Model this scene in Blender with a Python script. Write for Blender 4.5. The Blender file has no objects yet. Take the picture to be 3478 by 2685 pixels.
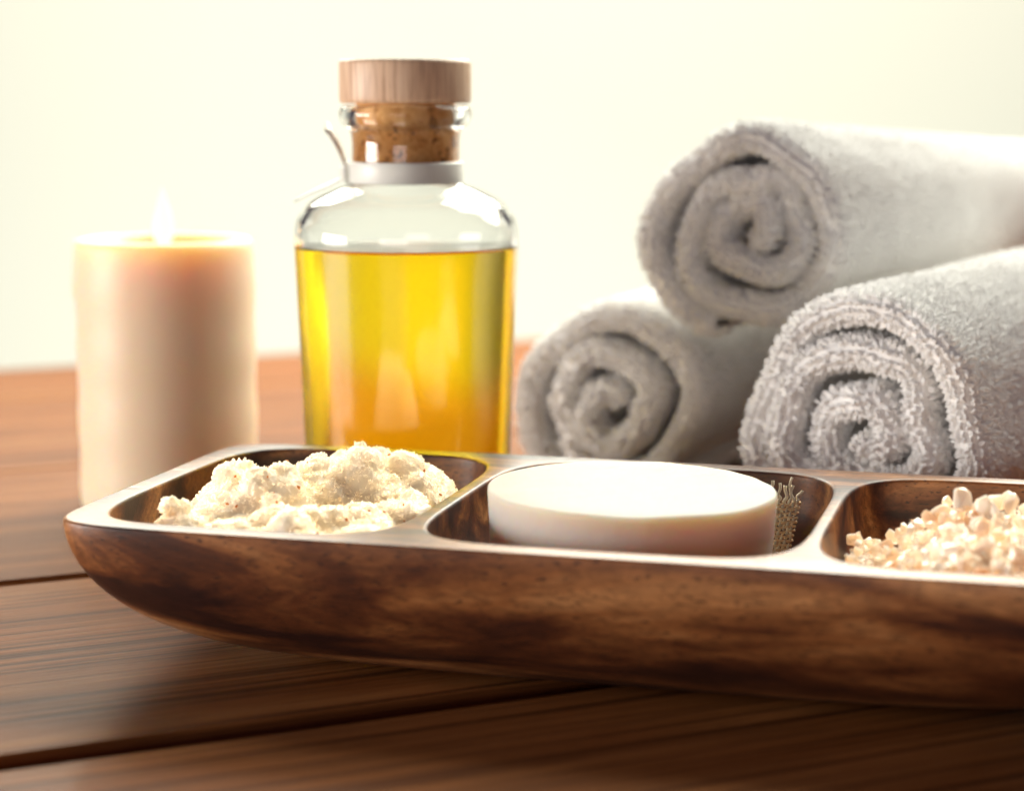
import bpy, bmesh, math, random
import numpy as np
from mathutils import Vector, Matrix, noise
from mathutils.geometry import delaunay_2d_cdt

R = math.radians
PI = math.pi
sc = bpy.context.scene
col = sc.collection

# ------------------------------------------------------------------ camera
cam_d = bpy.data.cameras.new('camera')
cam = bpy.data.objects.new('camera', cam_d)
col.objects.link(cam)
cam.location = (0, 0, 0.162)
cam.rotation_euler = (R(90 - 8.5), 0, 0)
cam_d.sensor_width = 36
cam_d.lens = 36 * 6847 / 3478
cam_d.clip_start = 0.02
cam_d.clip_end = 50
cam_d.dof.use_dof = True
cam_d.dof.focus_distance = 0.602
cam_d.dof.aperture_fstop = 7.0
sc.camera = cam

# ------------------------------------------------------------------ light
world = bpy.data.worlds.new('World')
sc.world = world
world.use_nodes = True
wb = world.node_tree.nodes['Background']
wb.inputs[0].default_value = (0.40, 0.28, 0.72, 1)
wb.inputs[1].default_value = 0.06

def area(name, loc, target, size, power, color, size_y=None):
    l = bpy.data.lights.new(name, 'AREA')
    l.energy = power
    l.color = color
    l.shape = 'RECTANGLE' if size_y else 'SQUARE'
    l.size = size
    if size_y:
        l.size_y = size_y
    o = bpy.data.objects.new(name, l)
    col.objects.link(o)
    o.location = loc
    o.rotation_euler = (Vector(target) - Vector(loc)).to_track_quat('-Z', 'Y').to_euler()
    return o

CREAM = (1.0, 0.995, 0.765)
SOFT = (1.0, 0.98, 0.84)
area('backdrop_lamp', (0.02, 1.70, 0.95), (0.02, 2.6, 0.10), 2.1, 20.4, CREAM, 0.5)
area('backdrop_lamp_low', (0.02, 1.95, -0.62), (0.02, 2.6, 0.08), 2.1, 10.3, CREAM, 0.4)
area('window_softbox', (0.50, 1.36, 0.88), (0.06, 0.74, 0.08), 0.70, 20, SOFT)
area('back_softbox', (-0.06, 1.46, 0.56), (-0.06, 0.92, 0.0), 0.9, 17, SOFT, 0.36)
area('left_fill', (-1.15, 0.40, 0.165), (0.05, 0.72, 0.09), 0.6, 13.5, (1.0, 0.95, 0.89), 0.26)  # fill lamp added out of view on the left, lifts towel faces and cap
area('front_fill', (-0.30, -0.90, 0.16), (0.05, 0.65, 0.10), 0.8, 3.0, (1.0, 0.92, 0.90), 0.26)

sc.view_settings.view_transform = 'Standard'
sc.view_settings.look = 'None'
sc.view_settings.exposure = 0.0
sc.view_settings.gamma = 1.0
cy = sc.cycles
cy.use_denoising = True
cy.max_bounces = 14
cy.transmission_bounces = 12
cy.transparent_max_bounces = 8
cy.diffuse_bounces = 8
cy.glossy_bounces = 5
cy.caustics_reflective = True
cy.caustics_refractive = True
cy.blur_glossy = 0.6
cy.sample_clamp_indirect = 8.0

# ------------------------------------------------------------------ helpers
def tag(o, label=None, cat=None, group=None, kind=None):
    if label: o['label'] = label
    if cat: o['category'] = cat
    if group: o['group'] = group
    if kind: o['kind'] = kind
    return o

def empty(name, loc, rz=0.0):
    o = bpy.data.objects.new(name, None)
    o.empty_display_size = 0.02
    col.objects.link(o)
    o.location = loc
    o.rotation_euler = (0, 0, rz)
    return o

def link(name, me, mat, parent=None, smooth=True):
    if smooth:
        me.polygons.foreach_set('use_smooth', np.ones(len(me.polygons), bool))
    if mat:
        me.materials.append(mat)
    o = bpy.data.objects.new(name, me)
    col.objects.link(o)
    if parent:
        o.parent = parent
    return o

def mesh(name, verts, faces):
    me = bpy.data.meshes.new(name)
    me.from_pydata([tuple(map(float, v)) for v in verts], [], faces)
    me.validate()
    me.update()
    return me

def mesh_np(name, V, Fc):
    """V (n,3) float, Fc (m,k) int with k constant"""
    me = bpy.data.meshes.new(name)
    k = Fc.shape[1]
    me.vertices.add(len(V)); me.vertices.foreach_set('co', V.astype(np.float32).ravel())
    me.loops.add(Fc.size); me.loops.foreach_set('vertex_index', Fc.astype(np.int32).ravel())
    me.polygons.add(len(Fc))
    me.polygons.foreach_set('loop_start', np.arange(0, Fc.size, k, dtype=np.int32))
    me.update(calc_edges=True)
    me.validate()
    return me

def lathe(name, prof, n=96, close=False):
    """prof list of (r,z); r==0 gives a pole"""
    V, F, idx = [], [], []
    for r, z in prof:
        if r < 1e-7:
            idx.append([len(V)]); V.append((0, 0, z))
        else:
            idx.append(list(range(len(V), len(V) + n)))
            for i in range(n):
                a = 2 * PI * i / n
                V.append((r * math.cos(a), r * math.sin(a), z))
    rows = list(zip(idx, idx[1:])) + ([(idx[-1], idx[0])] if close else [])
    for A, B in rows:
        for i in range(n):
            j = (i + 1) % n
            if len(A) == 1: F.append((A[0], B[j], B[i]))
            elif len(B) == 1: F.append((A[i], A[j], B[0]))
            else: F.append((A[i], A[j], B[j], B[i]))
    me = mesh(name, V, F)
    bm = bmesh.new(); bm.from_mesh(me)
    bmesh.ops.recalc_face_normals(bm, faces=bm.faces)
    bm.to_mesh(me); bm.free()
    return me

def smooth_prof(pts, sub=6):
    """Catmull-Rom through (r,z) points"""
    P = [Vector((a, b)) for a, b in pts]
    P = [P[0]] + P + [P[-1]]
    out = []
    for i in range(1, len(P) - 2):
        for k in range(sub):
            t = k / sub
            p0, p1, p2, p3 = P[i - 1], P[i], P[i + 1], P[i + 2]
            q = 0.5 * (2 * p1 + (p2 - p0) * t + (2 * p0 - 5 * p1 + 4 * p2 - p3) * t * t + (3 * p1 - p0 - 3 * p2 + p3) * t ** 3)
            out.append((max(q.x, 0), q.y))
    out.append(tuple(P[-1]))
    return out

# ------------------------------------------------------------------ materials
class NT:
    def __init__(s, name):
        s.m = bpy.data.materials.new(name); s.m.use_nodes = True
        s.t = s.m.node_tree; s.n = s.t.nodes
        s.b = s.n['Principled BSDF']; s.out = s.n['Material Output']
    def add(s, typ, **kw):
        n = s.n.new(typ)
        for k, v in kw.items():
            if k.startswith('i_'):
                n.inputs[k[2:].replace('_', ' ')].default_value = v
            else:
                setattr(n, k, v)
        return n
    def ln(s, a, b): s.t.links.new(a, b)
    def set(s, **kw):
        for k, v in kw.items():
            s.b.inputs[k.replace('_', ' ')].default_value = v
    def ramp(s, fac, stops):
        r = s.add('ShaderNodeValToRGB')
        e = r.color_ramp.elements
        while len(e) < len(stops): e.new(0.5)
        for el, (p, c) in zip(e, stops):
            el.position = p; el.color = (*c, 1) if len(c) == 3 else c
        s.ln(fac, r.inputs[0]); return r.outputs[0]
    def mix(s, fac, a, b, mode='MIX'):
        m = s.add('ShaderNodeMix', data_type='RGBA', blend_type=mode)
        for sock, v in ((m.inputs[0], fac), (m.inputs[6], a), (m.inputs[7], b)):
            if isinstance(v, (int, float)): sock.default_value = v
            elif isinstance(v, tuple): sock.default_value = (*v, 1) if len(v) == 3 else v
            else: s.ln(v, sock)
        return m.outputs[2]
    def coords(s, scale, rot=(0, 0, 0), rand=False):
        tc = s.add('ShaderNodeTexCoord')
        mp = s.add('ShaderNodeMapping')
        mp.inputs['Scale'].default_value = scale
        mp.inputs['Rotation'].default_value = rot
        s.ln(tc.outputs['Object'], mp.inputs[0])
        if rand:
            oi = s.add('ShaderNodeObjectInfo')
            mu = s.add('ShaderNodeMath', operation='MULTIPLY'); mu.inputs[1].default_value = 37.0
            s.ln(oi.outputs['Random'], mu.inputs[0]); s.ln(mu.outputs[0], mp.inputs['Location'])
        return mp.outputs[0]
    def noise(s, vec, scale=1.0, detail=4, rough=0.55, dist=0.0):
        n = s.add('ShaderNodeTexNoise')
        n.inputs['Scale'].default_value = scale; n.inputs['Detail'].default_value = detail
        n.inputs['Roughness'].default_value = rough; n.inputs['Distortion'].default_value = dist
        if vec is not None: s.ln(vec, n.inputs['Vector'])
        return n.outputs[0]
    def bump(s, h, strength, dist):
        b = s.add('ShaderNodeBump'); b.inputs['Strength'].default_value = strength
        b.inputs['Distance'].default_value = dist
        s.ln(h, b.inputs['Height']); s.ln(b.outputs[0], s.b.inputs['Normal'])
        return b

def acacia():
    s = NT('acacia_wood')
    rot = (R(25), R(-20), R(4))
    v = s.coords((11, 58, 58), rot=rot)
    broad = s.noise(v, 0.6, 5, 0.6, 1.2)
    c1 = s.ramp(broad, [(0.37, (0.032, 0.009, 0.006)), (0.46, (0.125, 0.036, 0.011)), (0.54, (0.31, 0.115, 0.034)), (0.68, (0.66, 0.32, 0.12))])
    v2 = s.coords((150, 480, 480), rot=rot)
    fine = s.noise(v2, 1.0, 5, 0.7, 0.5)
    c2 = s.mix(0.55, c1, s.ramp(fine, [(0.34, (0.28, 0.25, 0.24)), (0.60, (1.15, 1.12, 1.08))]), 'MULTIPLY')
    v3 = s.coords((330, 1500, 1100), rot=rot)
    pores = s.noise(v3, 1.0, 2, 0.5)
    pf = s.ramp(pores, [(0.60, (0, 0, 0)), (0.70, (0.8, 0.8, 0.8))])
    c3 = s.mix(pf, c2, (0.030, 0.011, 0.007))
    s.ln(c3, s.b.inputs['Base Color'])
    s.set(Roughness=0.46, Specular_IOR_Level=0.45, Coat_Weight=0.3, Coat_Roughness=0.36)
    s.bump(s.mix(0.5, fine, pores), 0.35, 0.0004)
    return s.m

def plank_wood():
    s = NT('stained_pine')
    v = s.coords((4, 38, 38), rand=True)
    broad = s.noise(v, 0.7, 3, 0.5, 0.6)
    c1 = s.ramp(broad, [(0.30, (0.19, 0.063, 0.017)), (0.5, (0.27, 0.100, 0.029)), (0.70, (0.36, 0.150, 0.048))])
    v1 = s.coords((1.6, 330, 330), rand=True)
    rings = s.noise(v1, 1.0, 2, 0.45, 0.25)
    rc = s.ramp(rings, [(0.36, (0.38, 0.32, 0.32)), (0.46, (0.88, 0.86, 0.84)), (0.60, (1.14, 1.12, 1.10))])
    v2 = s.coords((26, 1300, 1300), rand=True)
    fine = s.noise(v2, 1.0, 4, 0.7, 0.1)
    c2 = s.mix(0.9, c1, rc, 'MULTIPLY')
    c3 = s.mix(0.65, c2, s.ramp(fine, [(0.38, (0.40, 0.36, 0.35)), (0.58, (1.15, 1.13, 1.1))]), 'MULTIPLY')
    dust = s.noise(s.coords((900, 900, 900), rand=True), 1.0, 1, 0.5)
    c4 = s.mix(s.ramp(dust, [(0.79, (0, 0, 0)), (0.82, (0.5, 0.5, 0.5))]), c3, (0.45, 0.33, 0.24))
    s.ln(c4, s.b.inputs['Base Color'])
    s.set(Roughness=0.5, Specular_IOR_Level=0.08, Coat_Weight=0.10, Coat_Roughness=0.16)
    s.bump(s.mix(0.35, rings, fine), 0.9, 0.0014)
    return s.m

def beech(name='beech_wood'):
    s = NT(name)
    v = s.coords((700, 700, 40))
    f = s.noise(v, 1.0, 5, 0.6, 0.3)
    c = s.ramp(f, [(0.30, (0.53, 0.32, 0.20)), (0.52, (0.82, 0.57, 0.38)), (0.72, (0.90, 0.68, 0.48))])
    s.ln(c, s.b.inputs['Base Color']); s.set(Roughness=0.45)
    s.bump(f, 0.2, 0.0003)
    return s.m

def cork():
    s = NT('cork')
    v = s.coords((1, 1, 1))
    f = s.noise(v, 260, 4, 0.7, 0.6)
    c = s.ramp(f, [(0.33, (0.20, 0.06, 0.015)), (0.43, (0.72, 0.33, 0.09)), (0.66, (0.92, 0.55, 0.22))])
    s.ln(c, s.b.inputs['Base Color']); s.set(Roughness=0.8)
    s.bump(f, 0.6, 0.0008)
    return s.m

def glass():
    s = NT('clear_glass')
    s.set(Base_Color=(0.985, 0.995, 0.985, 1), Roughness=0.0, IOR=1.48, Transmission_Weight=1.0)
    return s.m

def oil_mat():
    s = NT('yellow_oil')
    s.set(Base_Color=(1, 1, 1, 1), Roughness=0.16, IOR=1.45, Transmission_Weight=1.0)
    va = s.add('ShaderNodeVolumeAbsorption')
    va.inputs['Color'].default_value = (1.0, 0.926, 0.0, 1)
    va.inputs['Density'].default_value = 72.0
    s.ln(va.outputs[0], s.out.inputs['Volume'])
    return s.m

def sss(name, base, rad, scale, rough=0.5, weight=1.0, spec=0.5, bumpn=None, burley=False):
    s = NT(name)
    s.set(Base_Color=(*base, 1), Roughness=rough, Subsurface_Weight=weight, Subsurface_Scale=scale, Specular_IOR_Level=spec)
    s.b.inputs['Subsurface Radius'].default_value = rad
    if burley: s.b.subsurface_method = 'BURLEY'
    if bumpn:
        v = s.coords(bumpn[0]); f = s.noise(v, 1.0, 4, 0.6, 0.2)
        s.bump(f, bumpn[1], bumpn[2])
    return s

def terry():
    s = NT('grey_terry')
    v = s.coords((1, 1, 1))
    f = s.noise(v, 60, 3)
    c = s.ramp(f, [(0.3, (0.91, 0.90, 0.885)), (0.7, (0.96, 0.955, 0.94))])
    s.ln(c, s.b.inputs['Base Color'])
    s.set(Roughness=0.95, Specular_IOR_Level=0.1, Sheen_Weight=0.25, Sheen_Roughness=0.5)
    return s.m

M = dict(acacia=acacia(), plank=plank_wood(), beech=beech(), cork=cork(), glass=glass(), oil=oil_mat(), terry=terry())
M['wax'] = sss('candle_wax', (0.86, 0.71, 0.51), (1.0, 0.55, 0.28), 0.016, 0.45).m
M['soap'] = sss('white_soap', (0.60, 0.57, 0.505), (1.0, 0.48, 0.24), 0.022, 0.6, spec=0.3, bumpn=((60, 420, 200), 0.45, 0.0009)).m
M['scrub'] = sss('sugar_scrub', (0.99, 0.865, 0.655), (1.0, 0.92, 0.75), 0.004, 0.28, 1.0, bumpn=((1500, 1500, 1500), 0.35, 0.0004), burley=True).m
s = sss('sugar_grain', (0.995, 0.93, 0.75), (1.0, 0.95, 0.85), 0.0005, 0.16, 0.0)
M['grain'] = s.m
M['speck'] = sss('orange_seed', (0.75, 0.26, 0.03), (1, 0.4, 0.1), 0.0005, 0.4, 0.3).m
s = sss('pink_salt', (0.95, 0.80, 0.68), (1.0, 0.72, 0.5), 0.004, 0.14, burley=True)
oi = s.add('ShaderNodeObjectInfo')
s.ln(s.ramp(oi.outputs['Random'], [(0.0, (0.98, 0.91, 0.80)), (0.5, (0.98, 0.85, 0.70)), (0.8, (0.97, 0.76, 0.57)), (1.0, (0.94, 0.60, 0.36))]), s.b.inputs['Base Color'])
M['salt'] = s.m
s = NT('wall_paint'); s.set(Base_Color=(0.82, 0.82, 0.81, 1), Roughness=0.9); M['wall'] = s.m
s = NT('satin_ribbon'); s.set(Base_Color=(0.90, 0.91, 0.83, 1), Roughness=0.38, Sheen_Weight=0.3); M['ribbon'] = s.m
s = NT('wick'); s.set(Base_Color=(0.03, 0.02, 0.015, 1), Roughness=0.9); M['wick'] = s.m
s = NT('flame'); s.set(Base_Color=(0, 0, 0, 1), Emission_Color=(1.0, 0.96, 0.80, 1), Emission_Strength=1.2); M['flame'] = s.m
s = NT('linen_thread'); s.set(Base_Color=(0.88, 0.61, 0.35, 1), Roughness=0.9, Specular_IOR_Level=0.15); M['linen'] = s.m
s = NT('linen_pale'); s.set(Base_Color=(0.94, 0.82, 0.62, 1), Roughness=0.9, Specular_IOR_Level=0.15); M['linen_pale'] = s.m

# ------------------------------------------------------------------ setting: wall, table
wall = link('backdrop_wall', mesh('backdrop_wall', [(-3.0, 2.6, -1.2), (3.0, 2.6, -1.2), (3.0, 2.6, 0.58), (-3.0, 2.6, 0.58),
                                                     (-3.0, 2.7, -1.2), (3.0, 2.7, -1.2), (3.0, 2.7, 0.58), (-3.0, 2.7, 0.58)],
                                   [(0, 1, 2, 3), (7, 6, 5, 4), (0, 4, 5, 1), (3, 2, 6, 7), (0, 3, 7, 4), (1, 5, 6, 2)]), M['wall'], smooth=False)
tag(wall, kind='structure')

PA = R(25)                                     # direction of the planks
table = empty('wooden_table', (0, 0, 0), PA)
tag(table, 'brown stained plank table top under the tray, candle and towels', 'table')
joints = [(0.10, 0.0019), (0.297, 0.0019), (0.4838, 0.0024), (0.6704, 0.0018), (0.872, 0.0003), (1.085, 0.0008), (1.205, 0)]
for (a, ga), (b, gb) in zip(joints, joints[1:]):
    bm = bmesh.new()
    bmesh.ops.create_cube(bm, size=1.0)
    for v in bm.verts:
        v.co.x = v.co.x * 3.4 + 0.35
        v.co.y = (v.co.y + 0.5) * (b - a - ga - gb) - (b - a) / 2 + ga
        v.co.z = (v.co.z - 0.5) * 0.028
    ed = [e for e in bm.edges if abs(e.verts[0].co.x - e.verts[1].co.x) > 1]
    bmesh.ops.bevel(bm, geom=ed, offset=0.0006 + min(ga, gb) * 2.0, segments=4, affect='EDGES')
    me = bpy.data.meshes.new('plank'); bm.to_mesh(me); bm.free()
    p = link('plank', me, M['plank'], table, smooth=False)
    p.location = (0, (a + b) / 2, 0)
# batten below the joints so the gaps are closed from beneath
bm = bmesh.new(); bmesh.ops.create_cube(bm, size=1.0)
for v in bm.verts:
    v.co = (v.co.x * 3.2 + 0.35, v.co.y * 0.98 + 0.63, v.co.z * 0.02 - 0.0385)
me = bpy.data.meshes.new('table_frame'); bm.to_mesh(me); bm.free()
link('table_frame', me, M['plank'], table, smooth=False)

# ------------------------------------------------------------------ tray
TA = R(-15.5)
TC = Vector((0.0391, 0.5683, 0.0))
ZR = 0.045
TU = Vector((math.cos(TA), math.sin(TA), 0)); TV = Vector((-math.sin(TA), math.cos(TA), 0))
COMP = [(-0.1040, 0.0445), (-0.0025, 0.0520), (0.1010, 0.0475)]   # centre u, half length
CB = 0.0610                                                     # half width of the hollows
NC = 5.0
NSEG = 200

def superell(cx, cyy, a, b, n, N=NSEG):
    t = np.linspace(0, 2 * PI, 4000, endpoint=False)
    x = np.sign(np.cos(t)) * np.abs(np.cos(t)) ** (2 / n) * a
    y = np.sign(np.sin(t)) * np.abs(np.sin(t)) ** (2 / n) * b
    d = np.hypot(np.diff(np.r_[x, x[0]]), np.diff(np.r_[y, y[0]]))
    c = np.r_[0, np.cumsum(d)]
    q = np.linspace(0, c[-1], N, endpoint=False)
    xx = np.interp(q, c, np.r_[x, x[0]]); yy = np.interp(q, c, np.r_[y, y[0]])
    return xx + cx, yy + cyy

def inside(x, y, cx, a, b, n):
    return abs((x - cx) / a) ** n + abs(y / b) ** n < 1.0

HOLLOW_D = 0.0300
def hollow_prof():
    f = 0.0011
    pr = []
    for k in range(6):
        th = (PI / 2) * k / 5
        pr.append((-f + f * math.sin(th), -f + f * math.cos(th)))       # rounded lip
    W = 0.018
    for k in range(1, 15):
        t = math.sin((PI / 2) * k / 14)
        pr.append((W * (1 - math.sqrt(max(0, 1 - t * t))), -f - (HOLLOW_D - f) * t))
    return pr

def floor_z(u, v, ci):
    """height of the hollow's inside surface at tray coordinates"""
    cx, ha = COMP[ci]
    lo, hi = 0.0, 0.040
    for _ in range(24):
        m = (lo + hi) / 2
        if inside(u, v, cx, ha - m, CB - m, NC): lo = m
        else: hi = m
    i = lo
    W = 0.018
    if i >= W: return ZR - HOLLOW_D
    t = math.sqrt(max(0, 1 - (1 - i / W) ** 2))
    return ZR - 0.0011 - (HOLLOW_D - 0.0011) * t

def build_tray():
    V, F = [], []
    def ring(xs, ys, z):
        i0 = len(V)
        V.extend([(x, y, z) for x, y in zip(xs, ys)])
        return list(range(i0, i0 + len(xs)))
    def bridge(A, B):
        n = len(A)
        for i in range(n):
            j = (i + 1) % n
            F.append((A[i], A[j], B[j], B[i]))
    A0, B0, N0 = 0.1565, 0.0695, 12.0
    loops2d = []
    # outer wall
    f = 0.0010
    prof = []
    for k in range(6):
        th = (PI / 2) * k / 5
        prof.append((f - f * math.sin(th), f - f * math.sin(PI / 2 - th)))     # (inset, drop)
    prof = [(f * (1 - math.sin(PI / 2 * k / 5)), f * (1 - math.cos(PI / 2 * k / 5))) for k in range(6)]
    rows = []
    for ins, drop in prof:
        xs, ys = superell(0, 0, A0 - ins, B0 - ins, N0, 400)
        rows.append(ring(xs, ys, ZR - drop))
    for k in range(1, 23):
        t = math.sin((PI / 2) * k / 22)
        e = 1 - math.sqrt(max(0, 1 - t * t))
        z = (ZR - f) * (1 - t)
        n = N0 - 8.0 * min(1, e * 1.6) ** 0.6
        xs, ys = superell(0, 0, A0 - 0.062 * e, B0 - 0.047 * e, n, 400)
        rows.append(ring(xs, ys, z))
    for a, b in zip(rows, rows[1:]): bridge(a, b)
    c = len(V); V.append((0, 0, 0.0))
    last = rows[-1]
    for i in range(len(last)): F.append((last[i], last[(i + 1) % len(last)], c))
    loops2d.append(rows[0])
    # hollows
    pr = hollow_prof()
    for cx, ha in COMP:
        rows = []
        for ins, dz in pr:
            xs, ys = superell(cx, 0, ha - ins, CB - ins, NC, NSEG)
            rows.append(ring(xs, ys, ZR + dz))
        i0 = pr[-1][0]
        for k in range(1, 8):
            s_ = 1 - k / 8
            xs, ys = superell(cx, 0, (ha - i0) * s_, (CB - i0) * s_, 2 + (NC - 2) * s_, NSEG)
            rows.append(ring(xs, ys, ZR - HOLLOW_D - 0.0006 * (1 - s_)))
        for a, b in zip(rows, rows[1:]): bridge(a, b)
        c = len(V); V.append((cx, 0, ZR - HOLLOW_D - 0.0006))
        for i in range(NSEG): F.append((rows[-1][i], rows[-1][(i + 1) % NSEG], c))
        loops2d.append(rows[0])
    # flat top of the rim
    pts, edges = [], []
    for lp in loops2d:
        i0 = len(pts)
        pts += [Vector((V[i][0], V[i][1])) for i in lp]
        edges += [(i0 + k, i0 + (k + 1) % len(lp)) for k in range(len(lp))]
    vo, eo, fo, *_ = delaunay_2d_cdt(pts, edges, [], 0, 1e-7)
    base = len(V)
    V += [(p.x, p.y, ZR) for p in vo]
    for t in fo:
        mx = sum(vo[i].x for i in t) / 3; my = sum(vo[i].y for i in t) / 3
        if not inside(mx, my, 0, A0 - f, B0 - f, N0): continue
        if any(inside(mx, my, cx, ha + 0.0011, CB + 0.0011, NC) for cx, ha in COMP): continue
        F.append(tuple(base + i for i in t))
    me = mesh('wooden_tray', V, F)
    bm = bmesh.new(); bm.from_mesh(me)
    bmesh.ops.remove_doubles(bm, verts=bm.verts, dist=2e-6)
    bmesh.ops.recalc_face_normals(bm, faces=bm.faces)
    bm.to_mesh(me); bm.free()
    return me

tray = link('serving_tray', build_tray(), M['acacia'])
tray.location = TC + Vector((0, 0, 0.0003))
tray.rotation_euler = (0, 0, TA)
tag(tray, 'dark carved wooden serving tray with three hollows in the foreground', 'tray')

def tw(u, v, z):
    return TC + TU * u + TV * v + Vector((0, 0, z + 0.0003))

# ------------------------------------------------------------------ candle
def build_candle():
    root = empty('pillar_candle', (-0.1363, 0.79, 0.0))
    tag(root, 'burning beige pillar candle standing left of the oil bottle', 'candle')
    r, h = 0.0349, 0.1062
    prof = [(0, 0.0), (r - 0.002, 0.0), (r - 0.0006, 0.0008), (r, 0.003)]
    prof += [(r + 0.0003 * math.sin(k * 1.7), 0.003 + (h - 0.008) * k / 14) for k in range(1, 15)]
    prof += [(r - 0.0003, h - 0.0022), (r - 0.0013, h - 0.0004), (r - 0.0030, h), (r - 0.0045, h - 0.0010),
             (r - 0.0070, h - 0.0048), (r - 0.012, h - 0.0072), (r - 0.022, h - 0.0084), (0.004, h - 0.0088), (0, h - 0.0088)]
    link('wax_body', lathe('wax_body', prof, 96), M['wax'], root)
    # wick
    pts = [(0, 0, h - 0.012), (0.0003, 0, h - 0.004), (0.0010, 0, h + 0.001), (0.0021, 0, h + 0.0036)]
    link('wick', tube(pts, [0.0010, 0.0010, 0.0009, 0.0006], 8, 'wick'), M['wick'], root)
    # flame: teardrop
    fl = smooth_prof([(0, 0.0), (0.0026, 0.0016), (0.0042, 0.0055), (0.0043, 0.0090), (0.0031, 0.0145), (0.0015, 0.0195), (0.0004, 0.0228), (0, 0.0238)], 5)
    fo = link('flame', lathe('flame', fl, 32), M['flame'], root)
    fo.location = (-0.0002, 0, h - 0.0036)
    lt = bpy.data.lights.new('flame_light', 'POINT'); lt.energy = 0.002; lt.color = (1.0, 0.55, 0.2); lt.shadow_soft_size = 0.004
    lo = bpy.data.objects.new('flame_light', lt); col.objects.link(lo); lo.parent = root; lo.location = (0, -0.0, h + 0.022)
    # drips of wax on the left side
    for ang, z0, ln, rr in ((184, 0.094, 0.013, 0.0017), (171, 0.074, 0.010, 0.0012)):
        a = R(ang); pr = [(0, -ln), (rr * 0.7, -ln * 0.85), (rr, -ln * 0.55), (rr * 0.75, -ln * 0.1), (rr * 0.45, ln * 0.5), (0, ln)]
        d = link('wax_drip', lathe('wax_drip', smooth_prof(pr, 4), 20), M['wax'], root)
        d.location = ((r - 0.0002) * math.cos(a), (r - 0.0002) * math.sin(a), z0)
    return root

def tube(pts, rad, n=8, name='tube', raw=False):
    P = [Vector(p) for p in pts]
    if isinstance(rad, (int, float)): rad = [rad] * len(P)
    V, F = [], []
    up = Vector((0.31, 0.52, 0.79)).normalized()
    for i, p in enumerate(P):
        t = (P[min(i + 1, len(P) - 1)] - P[max(i - 1, 0)]).normalized()
        a = t.cross(up).normalized(); b = t.cross(a)
        for k in range(n):
            th = 2 * PI * k / n
            V.append(p + (a * math.cos(th) + b * math.sin(th)) * rad[i])
    for i in range(len(P) - 1):
        for k in range(n):
            l = (k + 1) % n
            F.append((i * n + k, i * n + l, (i + 1) * n + l, (i + 1) * n + k))
    F.append(tuple(range(n))[::-1]); F.append(tuple((len(P) - 1) * n + k for k in range(n)))
    if raw: return V, F
    return mesh(name, V, F)

build_candle()

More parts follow.
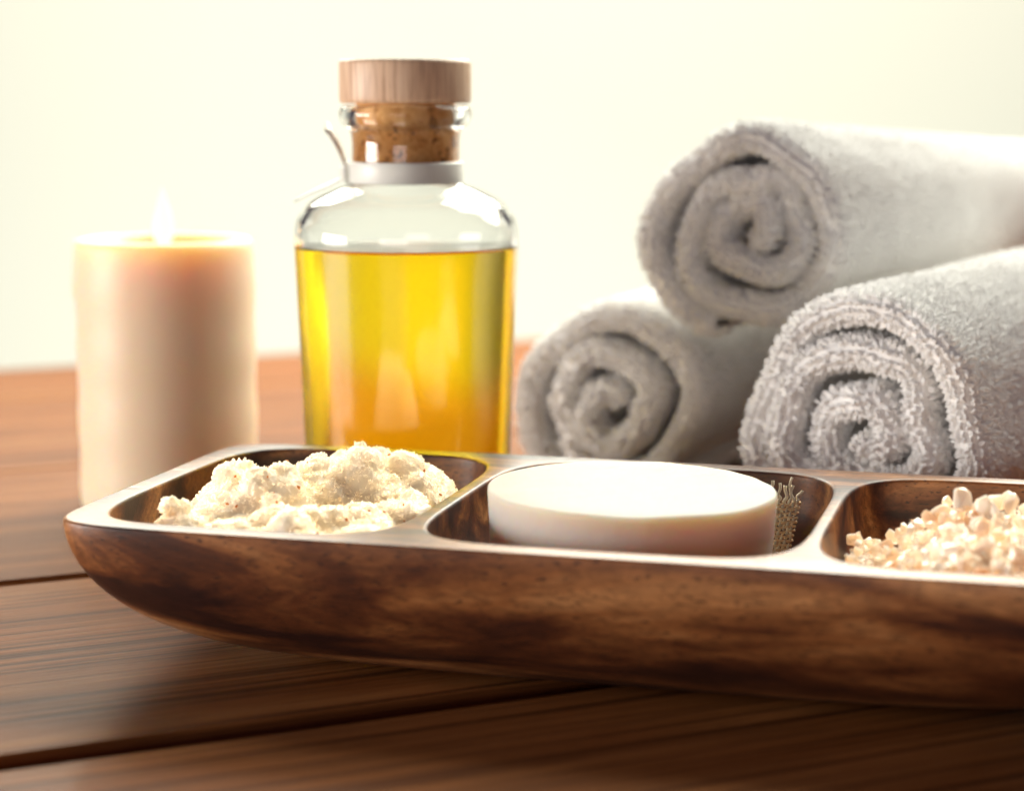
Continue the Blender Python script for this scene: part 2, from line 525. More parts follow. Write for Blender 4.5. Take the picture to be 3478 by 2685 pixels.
# ------------------------------------------------------------------ bottle
def build_bottle():
    root = empty('oil_bottle', (-0.0372, 0.71, 0.0))
    tag(root, 'glass bottle of yellow oil with cork and wooden stopper, ribbon round its neck', 'bottle')
    outer = [(0, 0.0012), (0.028, 0.0008), (0.0335, 0.0006), (0.0352, 0.0022), (0.0357, 0.006), (0.0367, 0.0369), (0.0378, 0.070), (0.0389, 0.098), (0.0394, 0.1101),
             (0.0391, 0.1159), (0.0370, 0.1210), (0.0328, 0.1253), (0.0255, 0.1290), (0.0206, 0.1310), (0.0191, 0.1330),
             (0.0188, 0.1385), (0.0188, 0.1462), (0.0196, 0.1496), (0.0222, 0.1519), (0.0232, 0.1546), (0.0225, 0.1572), (0.0205, 0.1581), (0.0186, 0.1572)]
    inner = [(0.0182, 0.1545), (0.0173, 0.1505), (0.0170, 0.148), (0.0170, 0.135), (0.0178, 0.1306), (0.0240, 0.1273), (0.0312, 0.1233), (0.0350, 0.1192), (0.0369, 0.1150), (0.0372, 0.1095),
             (0.0366, 0.098), (0.0355, 0.070), (0.0344, 0.0369), (0.0334, 0.0095), (0.0315, 0.0062), (0.026, 0.0052), (0, 0.0050)]
    prof = smooth_prof(outer + inner, 5)
    prof[0] = (0, prof[0][1]); prof[-1] = (0, prof[-1][1])
    link('glass_body', lathe('glass_body', prof, 128), M['glass'], root)
    # oil, reaching 0.25 mm into the glass
    e = 0.00025
    op = [(0, 0.0050 - e), (0.026, 0.0052 - e), (0.0315 + e * .7, 0.0062 - e * .7), (0.0334 + e, 0.0095), (0.0344 + e, 0.0369), (0.0355 + e, 0.070), (0.0366 + e, 0.098), (0.03720 + e, 0.1097)]
    op = smooth_prof(op, 5)
    op += [(0.0366, 0.1094), (0.0350, 0.1092), (0.02, 0.1091), (0, 0.1091)]
    link('oil', lathe('oil', op, 128), M['oil'], root)
    # stopper
    st = [(0, 0.1300), (0.0158, 0.1300), (0.0168, 0.1310), (0.0171, 0.1360), (0.0172, 0.1480), (0.0172, 0.1540), (0.0172, 0.1590), (0, 0.1590)]
    link('cork_plug', lathe('cork_plug', st, 72), M['cork'], root)
    cp = [(0, 0.1588), (0.0222, 0.1588), (0.0228, 0.1594), (0.0230, 0.1605), (0.0230, 0.1722), (0.0227, 0.1733), (0.0220, 0.1737), (0, 0.1738)]
    link('wooden_cap', lathe('wooden_cap', cp, 96), M['beech'], root)
    # ribbon band
    V, F = [], []
    n = 96
    prof = [(0.01905, 0.1312), (0.01975, 0.1311), (0.02005, 0.1318), (0.02005, 0.1380), (0.0198, 0.1387), (0.0191, 0.1386)]
    rb = link('ribbon', lathe('ribbon', prof, n, close=True), M['ribbon'], root)
    # knot on the left side and two tails
    bm = bmesh.new(); bmesh.ops.create_uvsphere(bm, u_segments=20, v_segments=14, radius=1)
    for v in bm.verts:
        k = 1 + 0.14 * noise.noise(v.co * 2.1)
        v.co = Vector((v.co.x * 0.0024 * k - 0.0206, v.co.y * 0.0036 * k - 0.002, v.co.z * 0.0034 * k + 0.1348))
    me = bpy.data.meshes.new('knot'); bm.to_mesh(me); bm.free()
    link('knot', me, M['ribbon'], rb)
    def strip(name, path, widths, wdir):
        V, F = [], []
        th = 0.00025
        P = [Vector(p) for p in path]
        m = 6
        Q, Wd = [], []
        for i in range(len(P) - 1):
            p0, p1, p2, p3 = P[max(i - 1, 0)], P[i], P[i + 1], P[min(i + 2, len(P) - 1)]
            for k in range(m + (i == len(P) - 2)):
                t = k / m
                Q.append(0.5 * (2 * p1 + (p2 - p0) * t + (2 * p0 - 5 * p1 + 4 * p2 - p3) * t * t + (3 * p1 - p0 - 3 * p2 + p3) * t ** 3))
                Wd.append(widths[i] * (1 - t) + widths[i + 1] * t)
        for i, q in enumerate(Q):
            t = (Q[min(i + 1, len(Q) - 1)] - Q[max(i - 1, 0)]).normalized()
            a0, a1 = wdir
            f = i / (len(Q) - 1)
            w = (Vector(a0) * (1 - f) + Vector(a1) * f); w = (w - t * w.dot(t)).normalized()
            nn = t.cross(w)
            skew = t * 0.0022 if i == len(Q) - 1 else Vector()
            for sw, sn in ((-1, -1), (1, -1), (1, 1), (-1, 1)):
                V.append(q + w * sw * Wd[i] / 2 + nn * sn * th + skew * sw)
        for i in range(len(Q) - 1):
            for k in range(4):
                l = (k + 1) % 4
                F.append((i * 4 + k, i * 4 + l, i * 4 + 4 + l, i * 4 + 4 + k))
        F.append((3, 2, 1, 0)); F.append(tuple(len(V) - 4 + k for k in range(4)))
        link(name, mesh(name, V, F), M['ribbon'], rb)
    strip('ribbon_tail', [(-0.0204, -0.002, 0.1352), (-0.0218, -0.0025, 0.1400), (-0.0240, -0.0022, 0.1452), (-0.0272, -0.0010, 0.1503)], [0.0025, 0.0036, 0.0042, 0.0044], ((0.25, 1, 0.1), (0.42, 0.9, 0.15)))
    strip('ribbon_tail', [(-0.0206, -0.001, 0.1345), (-0.0252, 0.000, 0.1312), (-0.0315, 0.002, 0.1286), (-0.0395, 0.004, 0.1246)], [0.003, 0.0060, 0.0066, 0.0068], ((0.1, 1, 0.25), (0.15, 1, 0.10)))
    return root

build_bottle()

# ------------------------------------------------------------------ towels
def loop_template():
    """a small terry loop: arch in the x-z plane, height 1, width about 0.8"""
    n = 5; k = 5
    P = [(-0.20, 0, -0.2), (-0.36, 0.06, 0.42), (0.0, 0.0, 0.86), (0.36, -0.06, 0.42), (0.20, 0, -0.2)]
    P = [Vector(p) for p in P]
    V, F = [], []
    for i, p in enumerate(P):
        t = (P[min(i + 1, k - 1)] - P[max(i - 1, 0)]).normalized()
        b = Vector((0, 1, 0)); a = t.cross(b).normalized()
        r = (0.24, 0.31, 0.30, 0.31, 0.24)[i]
        for q in range(n):
            th = 2 * PI * q / n + PI / 4
            V.append(p + a * math.cos(th) * r + b * math.sin(th) * r * 1.1)
    for i in range(k - 1):
        for q in range(n):
            l = (q + 1) % n
            F.append((i * n + q, i * n + l, (i + 1) * n + l, (i + 1) * n + q))
    return np.array([tuple(v) for v in V]), np.array(F)

LT_V, LT_F = loop_template()

def build_towel(label, loc, az, L, turns, r0, pitch, sx, sz, start, seed, half=0.0032, zc=0.05, lobes=(), tilt=0.0):
    rng = np.random.default_rng(seed)
    root = empty('rolled_towel', loc, -az)
    root.rotation_euler = (tilt, 0, -az)
    tag(root, label, 'towel', 'rolled grey towels')
    # centre line of the rolled sheet, in the local x-z plane
    ph = np.linspace(0, turns * 2 * PI, 4000)
    r = r0 + pitch * ph / (2 * PI)
    ang = start + ph
    outer = ph / ph[-1]
    wob = 1 + 0.055 * np.sin(2 * ang + seed) + 0.065 * np.sin(3 * ang + 1.3 * seed) * (1 - outer * 0.7) + 0.05 * np.sin(4.3 * ph + seed) * (1 - outer)
    wob += 0.13 * np.sin(1.31 * ph + seed * 2.1) * (1 - outer) + 0.05 * np.sin(5 * ang + seed) * (1 - outer) ** 0.5 * np.minimum(1, outer * 3)
    wob += np.array([noise.noise(Vector((1.25 * math.cos(a), 1.25 * math.sin(a), p * 0.16 + seed * 4.1))) for a, p in zip(ang, ph)]) * (0.07 + 0.26 * (1 - outer) ** 0.7)
    x = r * wob * np.cos(ang) * sx
    z = r * wob * np.sin(ang) * sz
    for (a0, w, amp) in lobes:
        d = np.angle(np.exp(1j * (ang - a0)))
        k = amp * np.exp(-(d / w) ** 2) * outer ** 2
        x += k * np.cos(ang); z += k * np.sin(ang)
    z += zc
    lim = half + 0.0013
    z = np.where(z < lim, lim + (z - lim) * 0.12, z)        # the roll flattens where it lies on the table
    c = np.r_[0, np.cumsum(np.hypot(np.diff(x), np.diff(z)))]
    S = c[-1]
    ns = int(S / 0.0016)
    s = np.linspace(0, S, ns)
    x = np.interp(s, c, x); z = np.interp(s, c, z); phs = np.interp(s, c, ph)
    tx = np.gradient(x); tz = np.gradient(z); ll = np.hypot(tx, tz); tx /= ll; tz /= ll
    nx, nz = tz, -tx                                        # outward for a growing counter-clockwise spiral
    # how far every layer's folded edge sticks out at the face
    prot = np.array([0.0045 * noise.noise(Vector((p * 0.55, seed * 3.7, 0))) + 0.0022 * noise.noise(Vector((p * 1.9, seed, 5))) for p in phs])
    prot += 0.004 * (1 - phs / phs[-1]) * np.sin(seed * 1.9)
    depth = np.where(phs > phs[-1] - 2 * PI - 0.7, L, 0.05)
    hs = half * (0.92 + 0.16 * np.array([noise.noise(Vector((p * 1.3, 9.1, seed))) for p in phs]))
    # taper the two free ends of the sheet
    endt = np.clip(np.minimum(s, S - s) / 0.004, 0.12, 1) ** 0.5
    hs = hs * endt
    # cross loop: outer face back->front, cap, inner face front->back
    na = 46
    fr = (np.linspace(0, 1, na)) ** 1.8
    capn = 7
    prof = []                                               # (kind, value)
    for f in fr[::-1]: prof.append(('o', f))
    for k in range(1, capn): prof.append(('c', PI * k / capn))
    for f in fr: prof.append(('i', f))
    K = len(prof)
    V = np.zeros((ns, K, 3))
    for j, (kd, v) in enumerate(prof):
        if kd == 'c':
            off = np.cos(v) * hs; a = prot - np.sin(v) * hs
        else:
            off = hs if kd == 'o' else -hs
            a = prot + v * depth
        V[:, j, 0] = x + nx * off; V[:, j, 1] = a; V[:, j, 2] = z + nz * off
    # soft unevenness along the roll
    for i in range(ns):
        if depth[i] > 0.1 or True:
            for j in range(0, K):
                p = V[i, j]
                if depth[i] < 0.1 and p[1] > 0.03: continue
                q = noise.noise(Vector((p[0] * 38, p[1] * 22, p[2] * 38 + seed))) * 0.0011
                V[i, j, 0] += nx[i] * q; V[i, j, 2] += nz[i] * q
    Fc = []
    ii, jj = np.meshgrid(np.arange(ns - 1), np.arange(K - 1), indexing='ij')
    ii = ii.ravel(); jj = jj.ravel()
    Fc = np.stack([ii * K + jj, (ii + 1) * K + jj, (ii + 1) * K + jj + 1, ii * K + jj + 1], 1)[:, ::-1]
    me = mesh_np('cloth', V.reshape(-1, 3), Fc)
    link('cloth', me, M['terry'], root)
    # ---- terry loops
    pos, nor, tan, hgt = [], [], [], []
    # arc length across the profile of one section, front part
    row = 0.00225
    outer_turn = phs > phs[-1] - 2 * PI - 0.5
    sgrid = np.arange(0.001, S - 0.001, 0.00185)
    G = V
    jo = na - 1                                             # index of outer front
    def emit(si, jf):
        i = si / S * (ns - 1)
        i0 = np.clip(i.astype(int), 0, ns - 2); fi = (i - i0)[:, None]
        j0 = np.clip(jf.astype(int), 0, K - 2); fj = (jf - j0)[:, None]
        A = G[i0, j0]; B = G[i0 + 1, j0]; C = G[i0, j0 + 1]; D = G[i0 + 1, j0 + 1]
        p = A * (1 - fi) * (1 - fj) + B * fi * (1 - fj) + C * (1 - fi) * fj + D * fi * fj
        ds = (B - A); dj = (C - A)
        n_ = np.cross(dj, ds); n_ /= np.linalg.norm(n_, axis=1)[:, None] + 1e-12
        # keep outward: compare with sheet centre line
        ci = np.stack([x[i0], p[:, 1], z[i0]], 1)
        capm = (j0 >= na - 1) & (j0 < na + capn - 1)
        ci[capm, 1] = prot[i0[capm]] + hs[i0[capm]] * 0.2
        flip = ((p - ci) * n_).sum(1) < 0
        n_[flip] *= -1
        pos.append(p); nor.append(n_); tan.append(ds / (np.linalg.norm(ds, axis=1)[:, None] + 1e-12))
    # per ring of constant j-arc: walk the profile at a mid section to get j for given arc lengths
    def jtable(i):
        d = np.r_[0, np.cumsum(np.linalg.norm(np.diff(G[i], axis=0), axis=1))]
        return d
    iout = int(np.argmax(outer_turn)) + ns // 12
    iin = ns // 4
    for kind in ('outer', 'inner'):
        d = jtable(iout if kind == 'outer' else iin)
        front = d[jo]
        reach_o = L - 0.002 if kind == 'outer' else 0.012
        arcs = np.arange(max(0, front - reach_o), d[na + capn - 1] + 0.011, row)
        for qa in arcs:
            jf0 = np.interp(qa, d, np.arange(K))
            ss = sgrid + rng.uniform(-0.0004, 0.0004, len(sgrid))
            m = np.interp(ss, s, outer_turn.astype(float)) > 0.5
            ss = ss[m] if kind == 'outer' else ss[~m]
            if front - qa > 0.02:                           # deep on the body: only where it can be seen
                zz = np.interp(ss, s, nz); ss = ss[zz > -0.55]
            jf = np.full(len(ss), jf0) + rng.uniform(-0.12, 0.12, len(ss))
            emit(ss, np.clip(jf, 0, K - 1.01))
    P = np.concatenate(pos); Nn = np.concatenate(nor); T = np.concatenate(tan)
    k = rng.uniform(0, 1, len(P)) > 0.04
    P, Nn, T = P[k], Nn[k], T[k]
    n = len(P)
    # lean and turn at random
    Bn = np.cross(Nn, T)
    lean = rng.normal(0, 0.30, (n, 2))
    Z = Nn + T * lean[:, :1] + Bn * lean[:, 1:]
    Z /= np.linalg.norm(Z, axis=1)[:, None]
    th = rng.normal(0, 0.5, n)
    X = T * np.cos(th)[:, None] + Bn * np.sin(th)[:, None]
    X -= Z * (X * Z).sum(1)[:, None]; X /= np.linalg.norm(X, axis=1)[:, None]
    Y = np.cross(Z, X)
    h = rng.uniform(0.0018, 0.0029, n); w = rng.uniform(0.0014, 0.0020, n)
    tv = LT_V
    W = (P[:, None, :] + X[:, None, :] * (tv[None, :, 0:1] * w[:, None, None]) + Y[:, None, :] * (tv[None, :, 1:2] * w[:, None, None])
         + Z[:, None, :] * (tv[None, :, 2:3] * h[:, None, None]))
    FF = (LT_F[None] + (np.arange(n) * len(tv))[:, None, None]).reshape(-1, 4)
    me = mesh_np('terry_loops', W.reshape(-1, 3), FF)
    tag(link('terry_loops', me, M['terry'], root), kind='stuff')
    print('loops', n, 'tris', n * len(LT_F) * 2)
    return root

build_towel('rolled grey terry towel at the lower right, nearest to the tray', (0.122, 0.672, 0), R(34), 0.26,
            3.20, 0.0030, 0.0130, 1.04, 1.0, R(285 - 3.20 * 360), 3, half=0.0046, zc=0.0500, lobes=((R(70), 0.55, 0.0045),), tilt=R(0.8))
build_towel('rolled grey terry towel lying on top of the two others', (0.0890, 0.752, 0.0715), R(28), 0.46,
            2.95, 0.0034, 0.0124, 0.98, 1.03, R(250 - 2.95 * 360), 8, half=0.0042, zc=0.0400, tilt=R(-2.4))
build_towel('rolled grey terry towel at the lower left, partly behind the oil bottle', (0.041, 0.785, 0), R(24), 0.36,
            2.75, 0.0040, 0.0134, 1.10, 0.97, R(300 - 2.75 * 360), 5, half=0.0045, zc=0.0395, lobes=((R(95), 0.5, 0.003),))

# ------------------------------------------------------------------ soap
def build_soap():
    r, h = 0.0410, 0.0315
    zt = 0.0518
    prof = [(0, 0), (0.0365, 0.0), (0.0385, 0.0006), (0.0393, 0.0022), (0.0398, 0.010), (0.0404, 0.020), (0.0409, h - 0.0016), (0.04085, h - 0.0006), (0.0405, h - 0.00015), (0.0400, h),
            (0.030, h), (0.018, h), (0.008, h), (0, h)]
    me = lathe('soap_bar', prof, 160)
    for v in me.vertices:
        c = v.co
        q = noise.noise(Vector((c.x * 40, c.y * 40, c.z * 60))) * 0.00035
        rr = math.hypot(c.x, c.y)
        if rr > 1e-6:
            c.x += c.x / rr * q; c.y += c.y / rr * q
        c.z += 0.0003 * noise.noise(Vector((c.x * 55, c.y * 120, 3.0)))
    o = link('soap_bar', me, M['soap'])
    q = tw(-0.0036, -0.0077, 0)
    o.location = (q.x, q.y, zt - h)
    o.rotation_euler = (R(0.6), R(0.5), R(35))
    tag(o, 'round white soap bar in the middle hollow of the tray', 'soap')
build_soap()

# ------------------------------------------------------------------ linen cloth
def build_linen():
    rng = random.Random(4)
    V, F, mats = [], [], []
    # the cloth runs from under the soap out to the right and up the hollow's wall
    def surf(p, q):
        """p across (0 touching the soap .. 1 free edge), q 0 floor .. 1 top of the weave"""
        u = 0.0205 + p * 0.0175 + 0.0036 * (q - 0.5) * p
        v = 0.0165 + 0.011 * q + 0.0012 * math.sin(p * 5 + q * 2) - 0.002 * p * (1 - q)
        z = 0.0165 + 0.0240 * q + 0.0022 * p * q
        return tw(u, v, z)
    def add(pts, rad, mi):
        v, f = tube(pts, rad, 5, raw=True)
        b = len(V); V.extend(v); F.extend([tuple(b + i for i in t) for t in f]); mats.extend([mi] * len(f))
    nW, nQ = 15, 21
    Qlen = 1.0
    amp = 0.00032
    # lengthwise threads (front to back); they stick out at the back as a fringe
    for i in range(nW):
        p = (i + 0.5) / nW
        pts = []
        n = nQ * 2
        fr = 0.13 * rng.uniform(0.5, 1.2)
        for k in range(n + 10):
            q = k / n * Qlen if k <= n else Qlen + (k - n) / 9 * fr
            w = surf(min(p + 0.010 * math.sin(q * 21 + i), 1), q)
            w -= TV * (amp * (1 if ((k + 1) // 2 + i) % 2 else -1) * (1 if k <= n else 0))
            if k > n:
                e = (k - n) / 9
                w += TU * (0.0008 * e * math.sin(i * 2.3) + 0.0004 * math.sin(e * 7 + i)) + Vector((0, 0, 0.0035 * e * e * (0.5 + 0.5 * math.sin(i * 1.7))))
            pts.append(w)
        add(pts, 0.00046 * rng.uniform(0.85, 1.2), 1)
    for k in range(nQ):
        q = (k + 0.5) / nQ * Qlen
        pts = []
        for i in range(-1, nW + 1):
            p = (i + 0.5) / nW
            w = surf(min(max(p, 0), 1.02), q + 0.006 * math.sin(i * 1.3 + k))
            w += TV * (amp * (1 if (i + k) % 2 else -1))
            pts.append(w)
        add(pts, 0.00046 * rng.uniform(0.85, 1.15), 0)
    me = mesh('linen_cloth', V, F)
    me.materials.append(M['linen']); me.materials.append(M['linen_pale'])
    me.polygons.foreach_set('material_index', np.array(mats, dtype=np.int32))
    o = link('linen_cloth', me, None)
    tag(o, 'frayed scrap of coarse linen sticking out from under the soap', 'cloth')
build_linen()

# ------------------------------------------------------------------ crystals / grains
def hull(seed, n=14, elong=(1, 1, 1)):
    rng = random.Random(seed)
    bm = bmesh.new()
    for _ in range(n):
        d = Vector((rng.gauss(0, 1), rng.gauss(0, 1), rng.gauss(0, 1))).normalized() * rng.uniform(0.8, 1.0)
        bm.verts.new((d.x * elong[0], d.y * elong[1], d.z * elong[2]))
    r = bmesh.ops.convex_hull(bm, input=bm.verts)
    bmesh.ops.delete(bm, geom=[g for g in r['geom_interior'] if isinstance(g, bmesh.types.BMVert)], context='VERTS')
    bmesh.ops.recalc_face_normals(bm, faces=bm.faces)
    return bm

def scatter_mesh(name, templates, P, S, rng):
    """join many small copies of templates [(V,F tri)] at P (n,3), scale S (n,)"""
    Vs, Fs, b = [], [], 0
    n = len(P)
    which = rng.integers(0, len(templates), n)
    for t, (tv, tf) in enumerate(templates):
        idx = np.where(which == t)[0]
        if not len(idx): continue
        q = rng.normal(0, 1, (len(idx), 4)); q /= np.linalg.norm(q, axis=1)[:, None]
        a, bq, c, d = q.T
        Rm = np.stack([np.stack([1 - 2 * (c * c + d * d), 2 * (bq * c - a * d), 2 * (bq * d + a * c)], -1),
                       np.stack([2 * (bq * c + a * d), 1 - 2 * (bq * bq + d * d), 2 * (c * d - a * bq)], -1),
                       np.stack([2 * (bq * d - a * c), 2 * (c * d + a * bq), 1 - 2 * (bq * bq + c * c)], -1)], 1)
        W = np.einsum('nij,kj->nki', Rm, tv) * S[idx][:, None, None] + P[idx][:, None, :]
        Vs.append(W.reshape(-1, 3))
        Fs.append((tf[None] + (np.arange(len(idx)) * len(tv))[:, None, None]).reshape(-1, tf.shape[1]) + b)
        b += len(idx) * len(tv)
    return mesh_np(name, np.concatenate(Vs), np.concatenate(Fs))

def as_np(bm):
    bmesh.ops.triangulate(bm, faces=bm.faces)
    bm.verts.ensure_lookup_table(); bm.verts.index_update()
    v = np.array([tuple(x.co) for x in bm.verts]); f = np.array([[x.index for x in t.verts] for t in bm.faces])
    bm.free(); return v, f

# ------------------------------------------------------------------ sugar scrub
def build_scrub():
    root = empty('scrub_heap', tw(COMP[0][0], 0, ZR - HOLLOW_D + 0.001), TA)
    tag(root, 'heap of cream coloured sugar scrub with orange specks in the left hollow', 'scrub')
    cx, ha = COMP[0]
    # lumps: u, v, radius, top height above the tray's floor level (all relative to the hollow centre)
    rng = np.random.default_rng(11)
    lumps = [(-0.015, -0.018, 0.023, 0.0365), (-0.024, -0.030, 0.016, 0.0315), (0.000, 0.026, 0.018, 0.0370), (0.019, 0.018, 0.017, 0.0355),
             (0.004, 0.000, 0.021, 0.0365), (0.022, -0.002, 0.015, 0.0335), (-0.004, -0.034, 0.020, 0.0300), (0.018, -0.030, 0.022, 0.0300),
             (-0.030, -0.044, 0.011, 0.0310), (0.030, -0.018, 0.013, 0.0320), (0.008, -0.046, 0.020, 0.0290), (-0.018, 0.008, 0.018, 0.0330), (0.031, 0.000, 0.008, 0.0310),
             (-0.012, -0.047, 0.014, 0.0285), (0.026, -0.044, 0.015, 0.0288)]
    lumps = [(u + 0.006 if u > -0.02 else u + 0.009, v, r, t * 0.94) for u, v, r, t in lumps]
    for _ in range(46):
        a = rng.uniform(0, 2 * PI); q = math.sqrt(rng.uniform(0, 1))
        u, v = 0.031 * q * math.cos(a) + 0.007, 0.046 * q * math.sin(a) - 0.006
        lumps.append((u, v, rng.uniform(0.003, 0.008), None))
    st = 0.00042
    us = np.arange(-ha + 0.0012, ha - 0.0010, st); vs = np.arange(-CB + 0.0012, CB - 0.0012, st)
    U, Vv = np.meshgrid(us, vs, indexing='ij')
    Z = np.full(U.shape, -0.002)
    for (u, v, r, top) in lumps:
        if top is None:
            i = np.argmin(abs(us - u)); j = np.argmin(abs(vs - v))
            top = Z[i, j] + r * 0.45
            d = np.hypot(U - u, Vv - v) / r
            k = np.where(d < 1, np.sqrt(np.clip(1 - d * d, 0, 1)), -1)
            Z = np.maximum(Z, np.where(d < 1, top - r * 0.9 * (1 - k), -1))
        else:
            d = np.hypot(U - u, Vv - v) / r
            k = np.sqrt(np.clip(1 - np.clip(d, 0, 1) ** 2.4, 0, 1))
            Z = np.maximum(Z, np.where(d < 1, top * (0.45 + 0.55 * k), np.maximum(top * 0.45 - (d - 1) * r * 1.3, -0.002)))
    # crumbly noise
    for i in range(len(us)):
        for j in range(len(vs)):
            if Z[i, j] > -0.001:
                p = Vector((us[i], vs[j], Z[i, j] * 0.7))
                Z[i, j] += 0.0026 * noise.noise(p * 95) + 0.0013 * abs(noise.noise(p * 240)) + 0.0004 * noise.noise(p * 700)
    # keep inside the hollow: floor of the hollow and its wall
    ins = np.clip(1 - (np.abs(U / ha) ** NC + np.abs(Vv / CB) ** NC), 0, 1)
    Z = np.where(ins < 0.25, np.minimum(Z, 0.0275 + 0.012 * ins), Z)
    idx = np.arange(U.size).reshape(U.shape)
    FZ = np.array([floor_z(cx + a, b, 0) for a, b in zip(U.ravel(), Vv.ravel())]).reshape(U.shape) - ZR + HOLLOW_D - 0.0006
    ok = (ins > 0.10) & (Z > FZ + 0.0006)
    f = ok[:-1, :-1] & ok[1:, :-1] & ok[1:, 1:] & ok[:-1, 1:]
    Fc = np.stack([idx[:-1, :-1], idx[1:, :-1], idx[1:, 1:], idx[:-1, 1:]], -1)[f]
    jit = rng.normal(0, 0.00008, (2,) + U.shape)
    W = np.stack([U + jit[0], Vv + jit[1], Z], -1).reshape(-1, 3)
    used = np.unique(Fc); remap = -np.ones(len(W), int); remap[used] = np.arange(len(used))
    Wt = W[used]; Ft = remap[Fc]
    bot = Wt.copy(); bot[:, 2] = FZ.ravel()[used]
    ed = {}
    for q in Ft:
        for a, b in zip(q, np.roll(q, -1)):
            if (b, a) in ed: del ed[b, a]
            else: ed[a, b] = 1
    nb = len(Wt)
    side = np.array([(b, a, a + nb, b + nb) for a, b in ed])
    mass_v = np.concatenate([Wt, bot]); mass_f = np.concatenate([Ft, Ft[:, ::-1] + nb, side])
    # grains sticking out of the surface
    cubes = []
    for sd in range(5):
        b = hull(100 + sd, 9, (1, 0.9, 0.75)); cubes.append(as_np(b))
    gz = np.gradient(Z, st); slope = np.sqrt(1 + gz[0] ** 2 + gz[1] ** 2)
    pr = (slope * (ins > 0.22) * (Z > 0.004) * (Z > FZ + 0.001)).ravel(); pr = np.clip(pr, 0, 6); pr /= pr.sum()
    n = 14000
    k = rng.choice(len(pr), n, p=pr)
    nrm = np.stack([-gz[0].ravel()[k], -gz[1].ravel()[k], np.ones(n)], 1); nrm /= np.linalg.norm(nrm, axis=1)[:, None]
    Pg = W[k] + nrm * rng.uniform(-0.0001, 0.00035, n)[:, None] + rng.normal(0, 0.00012, (n, 3))
    Sg = rng.uniform(0.00028, 0.00062, n)
    # small crumbs that stand proud of the heap
    crumbs = [(-0.0175, -0.020, 0.0405, 0.0030), (-0.0160, -0.020, 0.0375, 0.0028), (-0.0335, -0.046, 0.0335, 0.0030), (-0.031, -0.044, 0.0310, 0.0036), (-0.0300, -0.043, 0.0320, 0.0022),
              (0.0005, 0.026, 0.0385, 0.0030), (0.005, 0.025, 0.0375, 0.0028), (0.0310, 0.000, 0.0325, 0.0030), (0.033, -0.004, 0.0300, 0.0028), (-0.008, 0.004, 0.0360, 0.0030)]
    crumbs = [(u + 0.006 if u > -0.02 else u + 0.009, v, z * 0.94, r) for u, v, z, r in crumbs]
    bm = bmesh.new()
    for ci, (u, v, z, r) in enumerate(crumbs):
        tmp = bmesh.ops.create_icosphere(bm, subdivisions=4, radius=1.0)
        for vt in tmp['verts']:
            d = vt.co.copy(); o_ = Vector((ci * 7.3, 0, 0))
            k = 1 + 0.55 * noise.noise(d * 1.5 + o_) + 0.30 * noise.noise(d * 4 + o_) + 0.14 * noise.noise(d * 10 + o_)
            vt.co = Vector((u, v, z - 0.0008)) + d * (r * 0.85 * k)
    bmesh.ops.triangulate(bm, faces=bm.faces)
    bm.verts.ensure_lookup_table(); bm.verts.index_update()
    cv = np.array([tuple(t.co) for t in bm.verts]); cf = np.array([[t.index for t in f_.verts] for f_ in bm.faces])
    bm.free()
    kc = rng.choice(len(cv), 900)
    Pg = np.concatenate([Pg, cv[kc] + rng.normal(0, 0.0002, (900, 3))]); Sg = np.concatenate([Sg, rng.uniform(0.00028, 0.0006, 900)])
    gm = scatter_mesh('sugar_grains', cubes, Pg, Sg, rng)
    gv = np.empty(len(gm.vertices) * 3, np.float32); gm.vertices.foreach_get('co', gv)
    gf = np.empty(len(gm.loops), np.int32); gm.loops.foreach_get('vertex_index', gf)
    bpy.data.meshes.remove(gm)
    tri = np.concatenate([mass_f[:, [0, 1, 2]], mass_f[:, [0, 2, 3]], cf + len(mass_v)])
    mass_v = np.concatenate([mass_v, cv])
    me = mesh_np('scrub_mass', np.concatenate([mass_v, gv.reshape(-1, 3)]), np.concatenate([tri, gf.reshape(-1, 3) + len(mass_v)]))
    sm = np.zeros(len(me.polygons), bool); sm[:len(tri)] = True
    link('scrub_mass', me, M['scrub'], root, smooth=False)
    me.polygons.foreach_set('use_smooth', sm)
    # orange specks
    b = hull(77, 16, (1, 0.8, 0.6)); sv = [as_np(b)]
    front = (gz[1].ravel() > -0.6) & (ins.ravel() > 0.2) & (Z.ravel() > 0.02) & (Vv.ravel() < 0.035)
    kk = rng.choice(np.where(front)[0], 44, replace=False)
    nr = np.stack([-gz[0].ravel()[kk], -gz[1].ravel()[kk], np.ones(len(kk))], 1); nr /= np.linalg.norm(nr, axis=1)[:, None]
    me = scatter_mesh('orange_specks', sv, W[kk] + nr * 0.0005, rng.uniform(0.0004, 0.0008, len(kk)), rng)
    tag(link('orange_specks', me, M['speck'], root), kind='stuff')
build_scrub()

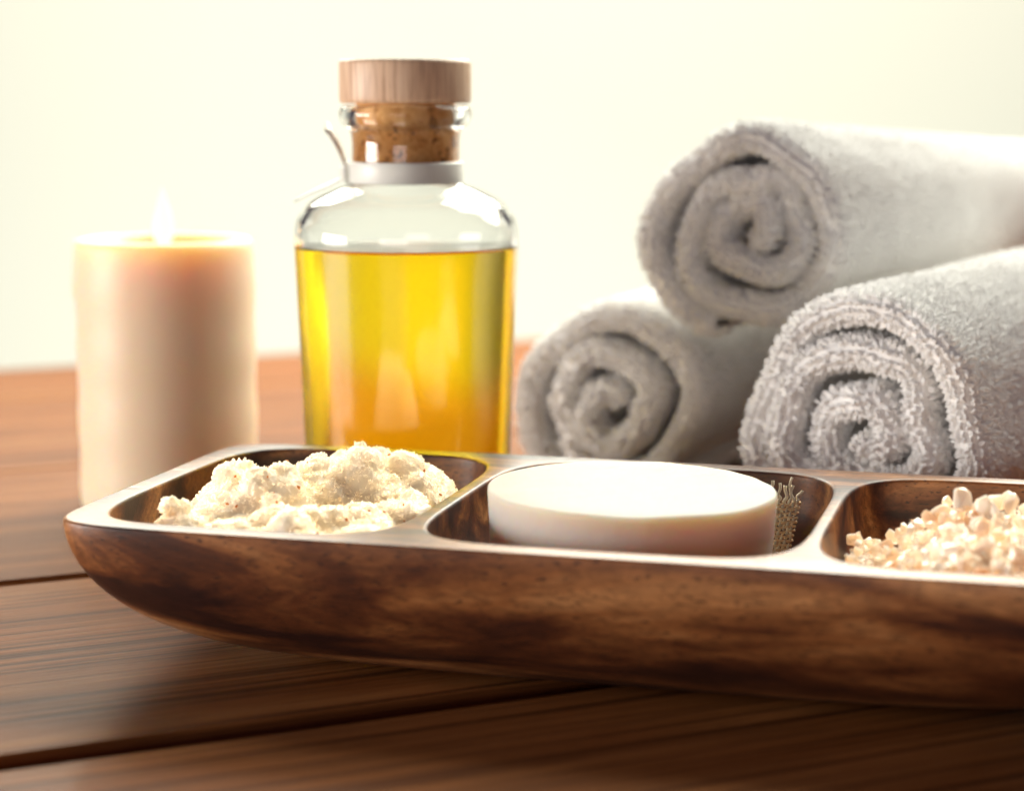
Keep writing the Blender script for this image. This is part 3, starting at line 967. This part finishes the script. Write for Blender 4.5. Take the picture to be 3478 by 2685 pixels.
# ------------------------------------------------------------------ salt
def build_salt():
    root = empty('salt_heap', tw(COMP[2][0], 0, ZR - HOLLOW_D + 0.001), TA)
    tag(root, 'heap of coarse pale pink salt crystals in the right hollow', 'salt')
    cx, ha = COMP[2]
    rng = random.Random(5); nrng = np.random.default_rng(6)
    def top(u, v):
        """height of the heap above the floor, u,v from the hollow's centre"""
        x = max(0.0, min(1.0, (u + 0.040) / 0.030)); x = x * x * (3 - 2 * x)
        z = 0.0210 + 0.0122 * x
        if v > 0.008: z -= (v - 0.008) * 0.75
        if v < -0.020: z -= (-0.020 - v) * 0.22
        return z + 0.0015 * noise.noise(Vector((u * 90, v * 90, 7)))
    def cap(u, v, z):
        # near the wall stay below the rim
        e = 1 - (abs(u / ha) ** NC + abs(v / CB) ** NC)
        return z if e > 0.3 else min(z, 0.0275)
    # filling below the visible crystals
    st = 0.0016
    us = np.arange(-ha + 0.004, ha - 0.003, st); vs = np.arange(-CB + 0.004, CB - 0.004, st)
    W, idx = [], {}
    for i, u in enumerate(us):
        for j, v in enumerate(vs):
            if abs(u / (ha - 0.003)) ** NC + abs(v / (CB - 0.003)) ** NC < 1:
                z = cap(u, v, top(u, v)) - 0.0040
                z += 0.0018 * noise.noise(Vector((u * 300, v * 300, 2)))
                idx[i, j] = len(W); W.append((u, v, z))
    F = [(idx[i, j], idx[i + 1, j], idx[i + 1, j + 1], idx[i, j + 1]) for (i, j) in idx if (i + 1, j) in idx and (i, j + 1) in idx and (i + 1, j + 1) in idx]
    tag(link('salt_filling', mesh('salt_filling', W, F), M['salt'], root, smooth=False), kind='stuff')
    shapes = []
    for sd in range(16):
        e = (1, rng.uniform(0.5, 0.9), rng.uniform(0.42, 0.8))
        b = hull(500 + sd, rng.choice((13, 16, 20)), e)
        bmesh.ops.bevel(b, geom=list(b.edges), offset=0.05, segments=1, affect='EDGES')
        me = bpy.data.meshes.new('salt_crystal'); b.to_mesh(me); b.free()
        me.materials.append(M['salt'])
        shapes.append(me)
    # large crystals, the ones one can pick out
    pts = []
    tries = 0
    while len(pts) < 270 and tries < 60000:
        tries += 1
        u = rng.uniform(-ha + 0.005, ha - 0.004); v = rng.uniform(-CB + 0.005, 0.035)
        if abs(u / (ha - 0.003)) ** NC + abs(v / (CB - 0.003)) ** NC > 1: continue
        z = cap(u, v, top(u, v))
        if z < 0.004: continue
        small = u < -0.014
        r = rng.uniform(0.0016, 0.0034) if small else rng.uniform(0.0022, 0.0054)
        lift = rng.uniform(-0.0025, 0.0012)
        p = Vector((u, v, z + lift))
        if any((p - q).length < (r + s) * 0.56 for q, s in pts): continue
        pts.append((p, r))
    # a few larger ones that stand on top of the heap
    for (u, v, r) in [(-0.0130, 0.000, 0.0046), (-0.0075, -0.003, 0.0042), (0.000, 0.001, 0.0043), (0.0050, -0.002, 0.0044), (-0.019, -0.002, 0.0042), (-0.0245, -0.004, 0.0033), (0.011, -0.004, 0.005)]:
        pts.append((Vector((u, v, top(u, v) + r * 0.35)), r))
    for p, r in pts:
        o = bpy.data.objects.new('salt_crystal', shapes[rng.randrange(len(shapes))])
        col.objects.link(o); o.parent = root
        o.location = p; o.scale = (r, r, r)
        o.rotation_euler = (rng.uniform(0, 6.28), rng.uniform(0, 6.28), rng.uniform(0, 6.28))
    # crumbs between them
    tm = [as_np(hull(900 + k, 9, (1, 0.8, 0.7))) for k in range(4)]
    P, S = [], []
    for _ in range(1500):
        u = rng.uniform(-ha + 0.004, ha - 0.004); v = rng.uniform(-CB + 0.004, 0.04)
        if abs(u / (ha - 0.002)) ** NC + abs(v / (CB - 0.002)) ** NC > 1: continue
        z = cap(u, v, top(u, v)) - 0.0032 + rng.uniform(0, 0.0022)
        if z < 0.002: continue
        P.append((u, v, z)); S.append(rng.uniform(0.0005, 0.0013))
    tag(link('salt_crumbs', scatter_mesh('salt_crumbs', tm, np.array(P), np.array(S), nrng), M['salt'], root, smooth=False), kind='stuff')
build_salt()
